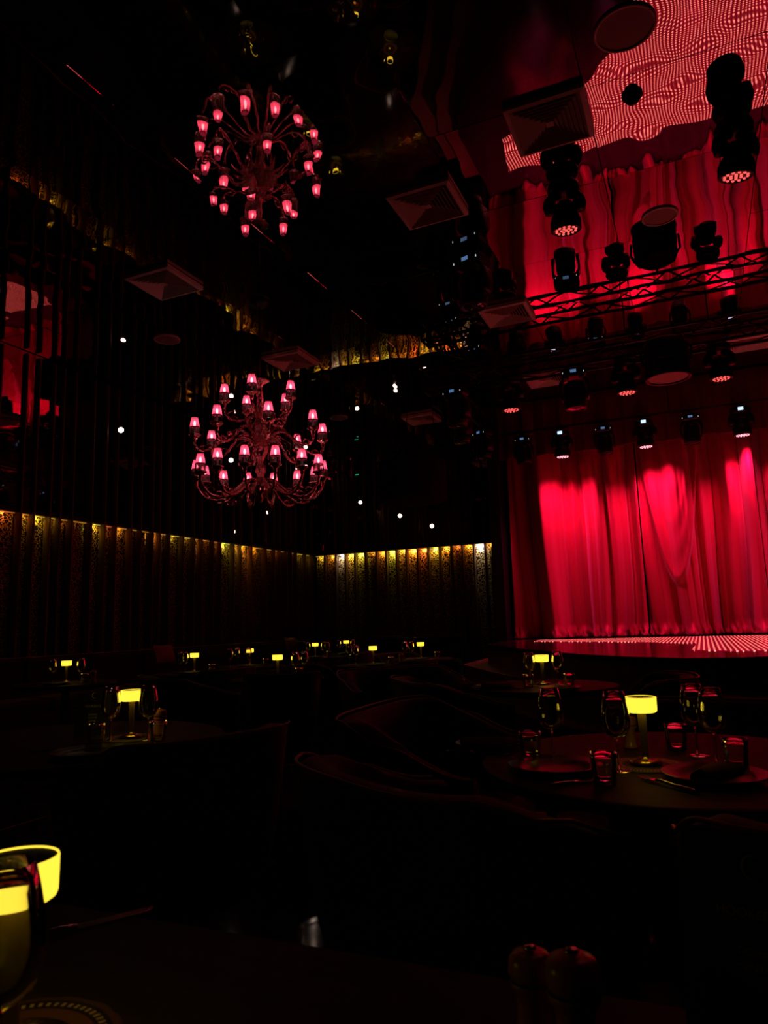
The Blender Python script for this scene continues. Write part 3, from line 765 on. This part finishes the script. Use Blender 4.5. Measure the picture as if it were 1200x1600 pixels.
DR = (1., .45)
tub_chair(-1.63,2.22, -.93,.36, .72, 'large dark tub chair seen from behind at the left, with pale piping', hb=.82, ha=.64, dep=.64, drop=DR)
tub_chair(-.85,1.67, .55,.83, .80, 'dark tub chair in the foreground with its back to the diners', hb=.82, ha=.68, dep=.64, drop=DR)
tub_chair(.36,1.48, -.1,.99, .80, 'dark tub chair at the lower right edge with its back turned', hb=.82, ha=.66, dep=.64, drop=DR)
tub_chair(-1.36,2.93, 1.,.03, .98, 'wide dark barrel chair with an oval piped rim left of the lamp table', hb=.84, ha=.66, dep=.64, drop=DR)
tub_chair(-2.90,4.67, -.5,.87, .52, 'square-backed dark chair standing in the middle on thin legs', hb=.86, ha=.70, dep=.50, drop=DR)
tub_chair(-4.22,4.76, .51,.86, .94, 'dark chair left of the square-backed chair', hb=.82, ha=.68, dep=.64, drop=DR)
tub_chair(-2.58,5.88, .75,-.67, 1.0, 'dark barrel chair left of the table before the stage', hb=.82, ha=.68, dep=.64, drop=DR)
tub_chair(-1.88,4.54, .81,.59, .98, 'dark barrel chair turning its piped rim towards the stage steps', hb=.82, ha=.68, dep=.64, drop=DR)
tub_chair(.05,3.75, -.2,-.98, .8, 'dark chair on the far side of the right lamp table', hb=.80)
tub_chair(-.10,5.20, -.98,-.1, .7, 'dark chair between the stage and its nearest table', hb=.80)
tub_chair(-3.75,2.05, .8,.25, .70, 'dark chair at the left edge facing the left table', hb=.82)
tub_chair(-2.75,7.45, -.98,.05, .6, 'far dark chair right of the middle far table', hb=.80)
tub_chair(-4.15,6.95, .75,.6, .6, 'far dark chair left of the middle far table', hb=.80)
tub_chair(-3.95,9.05, .8,-.5, .6, 'far dark chair beside the stage steps', hb=.80)
tub_chair(-4.35,6.20, -.98,.2, .6, 'dark chair below the chandelier facing the wall', hb=.80)
tub_chair(-4.50,9.65, -.95,-.25, .6, 'far dark chair at the table near the wall corner', hb=.80)

# wall banquettes
def banquette(label, n, L, loc, rz):
    t = empty('banquette', loc, rz); tag(t, label, 'bench', 'dark wall banquettes')
    b = MB(); b.bbox((0, 0, .14), (n*L, .56, .26), .01); one('base', b, m_upholstery, t)
    for k in range(n):
        x = (k-(n-1)/2)*L
        part(('bq_s', L), lambda b: b.bbox((0,-.01,.36), (L-.012,.60,.16), .04), 'seat_cushion', m_upholstery, t, loc=(x,0,0))
        part(('bq_b', L), lambda b: b.bbox((0,.24,.66), (L-.012,.14,.52), .04), 'back_cushion', m_upholstery, t, loc=(x,0,0))
    b = MB(); b.tube([(-n*L/2,.20,.925),(n*L/2,.20,.925)], .008, 6); one('piping', b, m_piping, t)
banquette('long dark banquette along the left fin wall', 9, 1.05, (-7.66, 9.2, 0), PI/2)
banquette('dark banquette along the back wall beside the stage', 2, 1.0, (-5.6, 14.15, 0), 0)
def cushion(loc, rz, label):
    o = one('cushion', cushion_mb(), m_tan, None, True, loc=loc, rot=(math.radians(-16),0,rz)); tag(o, label, 'cushion', 'tan cushions on the banquettes')
def cushion_mb():
    b = MB(); n = 10; vs = []; fs = []
    for s in (1, -1):
        for i in range(n+1):
            for j in range(n+1):
                u, v = -1+2*i/n, -1+2*j/n
                th = .055*(1-u**4)*(1-v**4)+.004
                vs.append((u*.21*(1-.04*(1-abs(v))), s*th, v*.14*(1-.05*(1-abs(u)))))
    N = (n+1)**2
    for s in (0, 1):
        for i in range(n):
            for j in range(n):
                a = s*N+i*(n+1)+j; q = (a, a+n+1, a+n+2, a+1); fs.append(q if s else q[::-1])
    for i in range(n):
        for (p, q) in ((i*(n+1), (i+1)*(n+1)), (i*(n+1)+n, (i+1)*(n+1)+n), (i, i+1), (n*(n+1)+i, n*(n+1)+i+1)):
            fs.append((p, q, q+N, p+N))
    b.add(vs, fs); return b
p = at(257,1036,0,-7.49); cushion((-7.49, p.y, .86), PI/2, 'tan cushion on the wall banquette left of the chandelier')
p = at(455,1018,0,-7.49); cushion((-7.49, p.y, .86), PI/2, 'tan cushion on the wall banquette behind the middle lamps')

# ------------------------------------------------------------------ tableware
ZT_ = .75
def table_lamp(x, y, label, z=ZT_, matr=True, matlabel=None):
    z0 = z
    if matr:
        o = part('mat', lambda b: (b.lathe([(.001,.0),(.115,.0),(.118,.002),(.115,.004),(.001,.004)], 96, rfun=lambda a: 1+.02*abs(math.sin(a*8)))), 'lamp_mat', m_mat, None, loc=(x, y, z))
        tag(o, matlabel, 'mat', 'ornate mats under the lamps'); z0 = z+.004
    t = empty('table_lamp', (x, y, z0)); tag(t, label, 'lamp', 'cordless yellow table lamps')
    part('tl_base', lambda b: b.lathe([(.001,.0),(.046,.0),(.048,.004),(.046,.010),(.030,.014),(.016,.018),(.012,.022)], 36), 'base', m_brass, t, True)
    part('tl_stem', lambda b: b.lathe([(.0115,.020),(.0105,.05),(.0115,.10),(.0135,.16),(.0135,.165)], 24), 'stem', m_stem, t, True)
    sh = part('tl_drum', lambda b: b.lathe([(.001,.153),(.040,.153),(.0445,.156),(.046,.160),(.0465,.196),(.0460,.1985),(.0448,.199),(.0440,.197)], 48), 'shade', m_drum, t, True)
    part('tl_cap', lambda b: b.lathe([(.0441,.1968),(.02,.1972),(.001,.1974)], 48), 'shade_cap', m_cap, sh, True)
def wine_glass(x, y, label, z=ZT_, s=1., group='wine glasses'):
    t = empty('wine_glass', (x, y, z)); t.scale = (s, s, s); tag(t, label, 'wine glass', group)
    part('wg_bowl', lambda b: b.lathe([(.0285,.224),(.034,.200),(.0395,.170),(.0415,.145),(.039,.122),(.030,.104),(.016,.094),(.004,.091),(.0038,.093),(.015,.0958),(.0290,.1055),(.0378,.123),(.0402,.145),(.0383,.170),(.0329,.200),(.0277,.224)], 40, close=True), 'bowl', m_glass, t, True)
    part('wg_stem', lambda b: b.lathe([(.0005,.0905),(.0045,.0905),(.0036,.08),(.0034,.03),(.005,.008),(.008,.0055),(.0005,.0055)], 16), 'stem', m_glass, t, True)
    part('wg_foot', lambda b: b.lathe([(.0005,.0050),(.010,.0048),(.034,.0022),(.0355,.001),(.034,.0002),(.0005,.0002)], 36), 'foot', m_glass, t, True)
def tumbler(x, y, label, z=ZT_):
    o = part('tumbler', lambda b: b.lathe([(.036,.085),(.0355,.07),(.031,.004),(.029,.0005),(.0005,.0005),(.0005,.012),(.027,.012),(.029,.02),(.0335,.07),(.0345,.085)], 36, close=True), 'tumbler', m_glass, None, True, loc=(x, y, z))
    tag(o, label, 'tumbler', 'short water tumblers')
def plate(x, y, label, r=.145, z=ZT_):
    o = part(('plate', r), lambda b: b.lathe([(.001,.0),(r*.62,.0),(r*.66,.003),(r*.97,.016),(r,.019),(r*.985,.021),(r*.68,.009),(r*.62,.006),(.001,.006)], 48), 'plate', m_plate, None, True, loc=(x, y, z))
    tag(o, label, 'plate', 'dark dinner plates')
def napkin(x, y, rz, label, z=ZT_+.007):
    b = MB(); vs = []; fs = []; n = 16
    for i in range(n+1):
        u = i/n; wd = .03+.035*u; h = .028*(1-.35*u)
        for k in range(9):
            a = PI*k/8; vs.append(((u-.5)*.2, wd*math.cos(a), h*math.sin(a)*(1+.12*math.sin(5*a+9*u))))
    for i in range(n):
        for k in range(8): fs.append((i*9+k, i*9+k+1, (i+1)*9+k+1, (i+1)*9+k))
        fs.append((i*9+8, i*9, (i+1)*9, (i+1)*9+8))
    fs += [tuple(range(9)), tuple(n*9+k for k in range(8,-1,-1))]
    b.add(vs, fs); o = one('napkin', b, m_napkin, None, True, loc=(x, y, z), rot=(0,0,rz)); tag(o, label, 'napkin', 'folded napkins')
def knife(x, y, rz, label, z=ZT_+.001):
    t = empty('knife', (x, y, z), rz); tag(t, label, 'knife', 'table knives')
    part('kn_b', lambda b: b.add([(0,-.009,.001),(.10,-.009,.001),(.118,-.002,.001),(.12,.006,.001),(0,.007,.001),(0,-.009,.0022),(.10,-.009,.0016),(.118,-.002,.0016),(.12,.006,.0032),(0,.007,.004)], [(4,3,2,1,0),(5,6,7,8,9),(0,1,6,5),(1,2,7,6),(2,3,8,7),(3,4,9,8),(4,0,5,9)]), 'blade', m_steel, t)
    part('kn_h', lambda b: b.tube([(0,0,.004),(-.02,0,.005),(-.08,0,.006),(-.10,0,.005)], [.004,.005,.006,.004], 8), 'handle', m_steel, t, True)
def fork(x, y, rz, label, z=ZT_+.001):
    t = empty('fork', (x, y, z), rz); tag(t, label, 'fork', 'table forks')
    part('fk_h', lambda b: b.tube([(-.12,0,.005),(-.09,0,.006),(-.03,0,.007),(.02,0,.010),(.035,0,.008)], [.003,.006,.004,.0035,.004], 8), 'handle', m_steel, t, True)
    part('fk_r', lambda b: b.bbox((.042,0,.007), (.022,.024,.003), .001), 'head', m_steel, t)
    for k in range(4): part('fk_t', lambda b: b.tube([(.05,0,.007),(.07,0,.005),(.095,0,.009)], [.0022,.002,.0012], 6), 'tine', m_steel, t, True, loc=(0,-.0096+k*.0064,0))
def mill(x, y, label, z=ZT_, s=1.):
    t = empty('pepper_mill', (x, y, z)); t.scale = (s, s, s); tag(t, label, 'pepper mill', 'turned wooden mills')
    part('ml_b', lambda b: b.lathe([(.001,0),(.027,0),(.0285,.004),(.027,.010),(.024,.016),(.0205,.035),(.019,.052),(.021,.066),(.0265,.073),(.0275,.078),(.026,.081),(.001,.081)], 32), 'body', m_mill, t, True)
    part('ml_h', lambda b: b.lathe([(.001,.0815),(.0255,.0815),(.0282,.086),(.0284,.094),(.0268,.104),(.0225,.1105),(.012,.1125),(.001,.113)], 32), 'head', m_mill, t, True)
    part('ml_k', lambda b: b.lathe([(.0045,.112),(.0045,.114),(.0075,.1150),(.0078,.1175),(.005,.1195),(.001,.120)], 20), 'knob', m_chrome, t, True)
    part('ml_r', lambda b: b.lathe([(.0262,.0790),(.0270,.0803),(.0266,.0818),(.0258,.0812)], 32, close=True), 'ring', m_band, t, True)
def text_mesh(s, size):
    cu = bpy.data.curves.new('t', 'FONT'); cu.body = s; cu.size = size; cu.align_x = 'CENTER'; cu.extrude = .0002
    o = bpy.data.objects.new('t', cu); C.objects.link(o); dg = bpy.context.evaluated_depsgraph_get()
    me = bpy.data.meshes.new_from_object(o.evaluated_get(dg)); bpy.data.objects.remove(o); bpy.data.curves.remove(cu); return me
def menu(loc, rz, lean, label, wd=.15, ht=.21):
    t = empty('menu_card', loc, rz); t.rotation_euler = (lean, 0, rz); tag(t, label, 'menu', 'standing menu cards')
    b = MB(); b.bbox((0,0,ht/2), (wd,.004,ht), .0012); one('card', b, m_card, t)
    b = MB(); b.bbox((0,0,0), (.05,.003,ht*.72), .001); one('easel_leg', b, m_card, t, loc=(0,.035,ht*.34), rot=(math.radians(-24)+0,0,0))
    rows = [('- - - - -', .0075, .150), ('HOOKED UP', .0135, .124), ('DOMINI', .0105, .088), ('MENTHE', .0105, .074), ('HABIBI', .0105, .060), ('IN', .0075, .046), ('LOVE', .0115, .018)]
    for s, size, z in rows:
        me = text_mesh(s, size)
        link('lettering', me, m_ink, t, loc=(0,-.0026,z), rot=(PI/2,0,0))
    b = MB(); b.tube([(.010*math.cos(a), -.0026, .175+.012*math.sin(a)) for a in [k/10*4.4+.8 for k in range(11)]], [.0006+.0012*math.sin(PI*k/10) for k in range(11)], 5); one('emblem', b, m_ink, t)

# foreground table
table_lamp(-.735, .615, 'nearest yellow table lamp at the lower left edge', matlabel='ornate dotted mat under the nearest lamp')
g = at(8, 1372, 2, .975); wine_glass(-.665, .545, 'wine glass in front of the nearest lamp at the lower left')
tumbler(-.66, .46, 'short tumbler at the lower left corner beside the near lamp')
kp = at(120,1447,2,.755); knife(kp.x, kp.y, 1.05, 'knife lying on the foreground table right of the near lamp')
p = at(893,1492,2,.863); mill(p.x, p.y, 'reddish wooden mill in the foreground, the nearer of two')
p = at(828,1484,2,.848); mill(p.x, p.y, 'reddish wooden mill in the foreground, half hidden behind the other', s=.86)
menu((.015, .895, ZT_), math.radians(-14), math.radians(-12), 'dark standing menu card at the lower right corner')
# right table
x0, y0 = -.20, 2.385
table_lamp(x0, y0, 'yellow table lamp on the round table at the right', matlabel='ornate mat under the right lamp')
def pw(px, py): p = at(px, py, 2, ZT_); return p.x, p.y
wine_glass(*pw(865,1187), 'wine glass on the right table, leftmost of four')
wine_glass(*pw(968,1205), 'large wine glass on the right table just left of the lamp', s=1.02)
wine_glass(*pw(1090,1181), 'wine glass on the right table, third from left behind another')
wine_glass(*pw(1120,1194), 'wine glass on the right table, rightmost of four')
tumbler(*pw(830,1185), 'tumbler on the right table, leftmost beside the first glass')
tumbler(*pw(946,1226), 'tumbler on the right table in front of the large glass')
tumbler(*pw(1152,1201), 'tumbler on the right table at the right edge')
tumbler(*pw(1058,1172), 'tumbler on the right table behind the right glasses')
mill(*pw(986,1168), 'wooden mill on the right table behind the lamp', s=.92)
plate(*pw(868,1203), 'dark plate on the right table left of the lamp', .14)
plate(*pw(1118,1218), 'dark plate on the right table at the front right', .14)
plate(*pw(764,1168), 'dark plate on the right table at the far left edge', .12)
napkin(*pw(764,1166), .5, 'folded napkin on the leftmost plate of the right table')
napkin(*pw(1118,1214), 1.2, 'folded napkin on the front right plate of the right table')
knife(*pw(905,1224), .85, 'knife on the right table before the tumbler')
knife(*pw(742,1178), .1, 'knife on the right table beside the leftmost plate')
fork(*pw(1040,1228), 2.35, 'fork on the right table in front of the lamp')
# left table
table_lamp(-2.29, 2.47, 'yellow table lamp on the left table between two glasses', matlabel='ornate mat under the left lamp')
wine_glass(*pw(172,1158), 'wine glass on the left table, left of the lamp')
wine_glass(*pw(231,1156), 'wine glass on the left table, right of the lamp')
mill(*pw(250,1150), 'wooden mill on the left table right of the glasses')
tumbler(*pw(247,1160), 'tumbler on the left table in front of the mill')
tumbler(*pw(150,1164), 'tumbler on the left table left of the lamp')
menu((*pw(142,1150), ZT_), math.radians(24), math.radians(-10), 'dark standing menu card on the left table', .15, .185)
plate(*pw(140,1180), 'dark plate on the left table beside the menu', .14)
knife(*pw(185,1184), .55, 'knife on the left table at its near edge')
fork(*pw(95,1175), .5, 'fork on the left table near the left edge')
# table before the stage
table_lamp(-1.04, 5.02, 'yellow table lamp on the table before the stage', matlabel='ornate mat under the lamp before the stage')
wine_glass(*pw(829,1071), 'wine glass left of the lamp before the stage')
wine_glass(*pw(873,1070), 'wine glass right of the lamp before the stage')
tumbler(*pw(826,1074), 'tumbler left of the lamp before the stage')
tumbler(*pw(890,1072), 'tumbler right of the lamp before the stage')
plate(*pw(775,1075), 'dark plate on the table before the stage', .13)
napkin(*pw(775,1074), .3, 'folded napkin on the plate before the stage')
plate(*pw(875,1078), 'dark plate in front of the lamp before the stage', .13)
# far tables
def far(key, lamp_lb, glasses, extra=None):
    x, y, r, lb = TB[key]
    table_lamp(x, y, 'yellow table lamp '+lamp_lb, matlabel='ornate mat under the lamp '+lamp_lb)
    d = Vector((math.cos(YAW), math.sin(YAW)))
    e = Vector((-math.sin(YAW), math.cos(YAW)))
    for dx, dy, gl in glasses:
        wine_glass(x+d.x*dx+e.x*dy, y+d.y*dx+e.y*dy, gl)
    plate(x+d.x*.02-e.x*.25, y+d.y*.02-e.y*.25, 'dark plate in front of the lamp '+lamp_lb, .12)
    tumbler(x+d.x*.2-e.x*.05, y+d.y*.2-e.y*.05, 'tumbler beside the lamp '+lamp_lb)
far('wall1', 'at the left edge by the wall', [(-.13,0,'wine glass left of the lamp at the left edge by the wall'),(.13,.02,'wine glass right of the lamp at the left edge by the wall')])
far('wall2', 'left of the chandelier by the wall', [(-.10,.0,'wine glass left of the lamp left of the chandelier'),(-.17,.06,'second wine glass left of the lamp left of the chandelier')])
far('wall3', 'directly below the chandelier', [(-.16,.02,'wine glass left of the lamp directly below the chandelier'),(-.20,-.2,'front left wine glass below the chandelier'),(.03,-.25,'front wine glass below the chandelier lamp')])
far('mid', 'behind the square-backed chair', [(.16,.0,'wine glass right of the lamp behind the square-backed chair'),(.23,.1,'second wine glass right of the lamp behind the square-backed chair')])
far('far1', 'near the wall corner', [(-.11,0,'wine glass left of the lamp near the wall corner'),(.12,0,'wine glass right of the lamp near the wall corner'),(.2,-.25,'front right wine glass near the wall corner')])
far('far2', 'farthest in the wall corner', [(-.12,0,'wine glass left of the farthest lamp'),(.10,.05,'wine glass right of the farthest lamp')])
far('far3', 'right of the middle', [(-.20,.02,'wine glass left of the lamp right of the middle'),(-.27,.12,'second wine glass left of the lamp right of the middle')])
far('far4', 'beside the stage steps', [(-.12,0,'wine glass left of the lamp beside the stage steps'),(-.20,.06,'second wine glass left of the lamp beside the stage steps')])
mill(TB['wall1'][0]+.36, TB['wall1'][1]-.02, 'wooden mill on the table at the left edge by the wall')
mill(TB['far3'][0]+.30, TB['far3'][1]+.10, 'wooden mill on the far table right of the middle')
